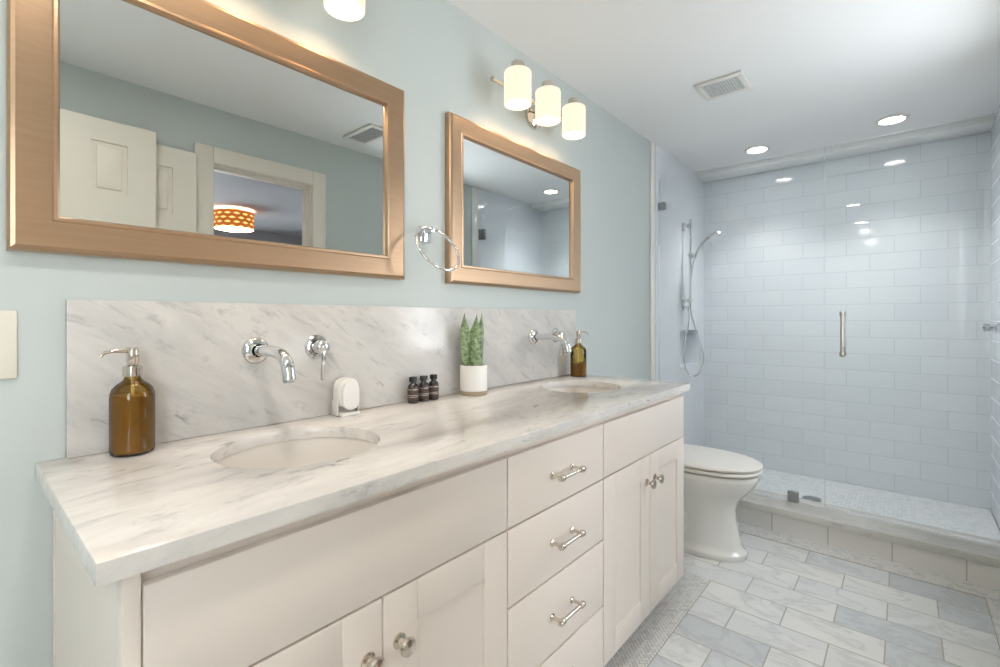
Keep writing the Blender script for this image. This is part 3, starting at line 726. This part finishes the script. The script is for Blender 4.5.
# ------------------------------------------------------------------ ceiling fittings
for i, (x, y) in enumerate(((.487, 3.51), (1.181, 3.48), (.85, .22), (.85, -.9))):  # last two are unseen lights added to brighten the near room
    t = thing('recessed_light', ('lit recessed ceiling light left of the glass door edge above the shower', 'lit recessed ceiling light right of the glass door edge above the shower', 'added recessed fill light overhead near the camera, out of view', 'added recessed fill light behind the camera, out of view')[i], 'ceiling light', (x, y, ZC), 'recessed ceiling lights')
    part('trim_ring', MB().lathe([(.056, -.0005), (.078, -.0005), (.078, -.004), (.066, -.010), (.058, -.010), (.056, -.0005)], (x, y, ZC), (0, 0, 1), 40), M['white_plastic'], t)
    part('lens', MB().lathe([(0, -.0075), (.050, -.0075), (.0575, -.0055), (.0575, -.001), (0, -.001)], (x, y, ZC), (0, 0, 1), 36), M['can'] if i < 2 else M['can_fill'], t)
    ld = bpy.data.lights.new('downlight_lamp', 'SPOT'); ld.energy = CAN_W[i]; ld.spot_size = math.radians(112); ld.spot_blend = 1.0
    ld.shadow_soft_size = .05; ld.color = (1.0, .985, .96)
    lo = bpy.data.objects.new('lamp', ld); COL.objects.link(lo); lo.parent = t; lo.location = (0, 0, -.07)
def grille(x0, x1, y0, y1, name, label, slats, dx, back, sw):
    t = thing(name, label, 'vent', ((x0+x1)/2, (y0+y1)/2, ZC))
    z1 = ZC-.0005; fr = .026; mb = MB()
    mb.box(x0, x1, y0, y0+fr, z1-.012, z1, .003).box(x0, x1, y1-fr, y1, z1-.012, z1, .003).box(x0, x0+fr, y0+fr, y1-fr, z1-.012, z1, .003).box(x1-fr, x1, y0+fr, y1-fr, z1-.012, z1, .003)
    part('frame', mb, M['white_plastic'], t)
    part('backing', MB().box(x0+fr-.002, x1-fr+.002, y0+fr-.002, y1-fr+.002, z1-.003, z1), plain('vent_backing', back, .7), t, smooth=False)
    mb = MB()
    for k in range(slats):
        if dx:
            c = x0+fr+(x1-x0-2*fr)*(k+.5)/slats; mb.box(c-sw, c+sw, y0+fr, y1-fr, z1-.010, z1-.0035)
        else:
            c = y0+fr+(y1-y0-2*fr)*(k+.5)/slats; mb.box(x0+fr, x1-fr, c-sw, c+sw, z1-.010, z1-.0035)
    part('louvres', mb, plain('vent_grey', (212, 212, 210), .5), t, smooth=False)
grille(.462, .672, 2.345, 2.545, 'exhaust_fan', 'square white exhaust fan grille on the ceiling above the toilet', 13, True, (196, 196, 196), .0045)
grille(1.14, 1.44, 1.585, 1.755, 'air_vent', 'rectangular white ceiling vent seen in the near mirror', 8, False, (90, 90, 90), .002)

# ------------------------------------------------------------------ drum lamp in the next room
lx, ly = 4.1, 1.93
t = thing('drum_lamp', 'woven orange drum ceiling lamp glowing in the next room, seen in the near mirror', 'ceiling lamp', (lx, ly, HZ))
part('canopy', MB().lathe([(0, -.0005), (.07, -.0005), (.06, -.02), (.01, -.03), (.01, -.05), (0, -.05)], (lx, ly, HZ), (0, 0, 1), 28), M['nickel'], t)
def drum_mat():
    tt = NT('woven_lit_shade'); p = tt.n('ShaderNodeTexCoord').outputs['Object']; s = tt.n('ShaderNodeSeparateXYZ', {0: p})
    ang = tt.math('ARCTAN2', s.outputs[1], s.outputs[0])
    row = tt.math('MULTIPLY', s.outputs[2], 1/.044)
    u = tt.math('ADD', tt.math('MULTIPLY', ang, 14/(2*PI)), tt.math('MULTIPLY', tt.math('FLOOR', row), .5))
    fu = tt.math('ABSOLUTE', tt.math('SUBTRACT', tt.math('FRACT', u), .5)); fv = tt.math('ABSOLUTE', tt.math('SUBTRACT', tt.math('FRACT', row), .5))
    hole = tt.math('LESS_THAN', tt.math('ADD', tt.math('MULTIPLY', fu, .75), fv), .30)
    col = tt.mix(hole, (.60, .15, .02, 1), (1.0, .55, .18, 1))
    st = tt.math('ADD', tt.math('MULTIPLY', hole, .9), .6)
    tt.P(Base_Color=lin((176, 96, 40)), Emission_Color=col, Emission_Strength=st, Roughness=.7); return tt.m
part('lamp_shade', MB().lathe([(.185, -.030), (.185, -.205), (.180, -.205), (.180, -.030), (.185, -.030)], (lx, ly, HZ), (0, 0, 1), 48), drum_mat(), t)
part('diffuser', MB().lathe([(0, -.218), (.13, -.214), (.179, -.203), (.179, -.198), (0, -.198)], (lx, ly, HZ), (0, 0, 1), 40), emis('lamp_diffuser', (1.0, .82, .56), HALL_E), t)
part('stem', MB().tube([(lx, ly, HZ-.05), (lx, ly, HZ-.197)], .008), M['nickel'], t)
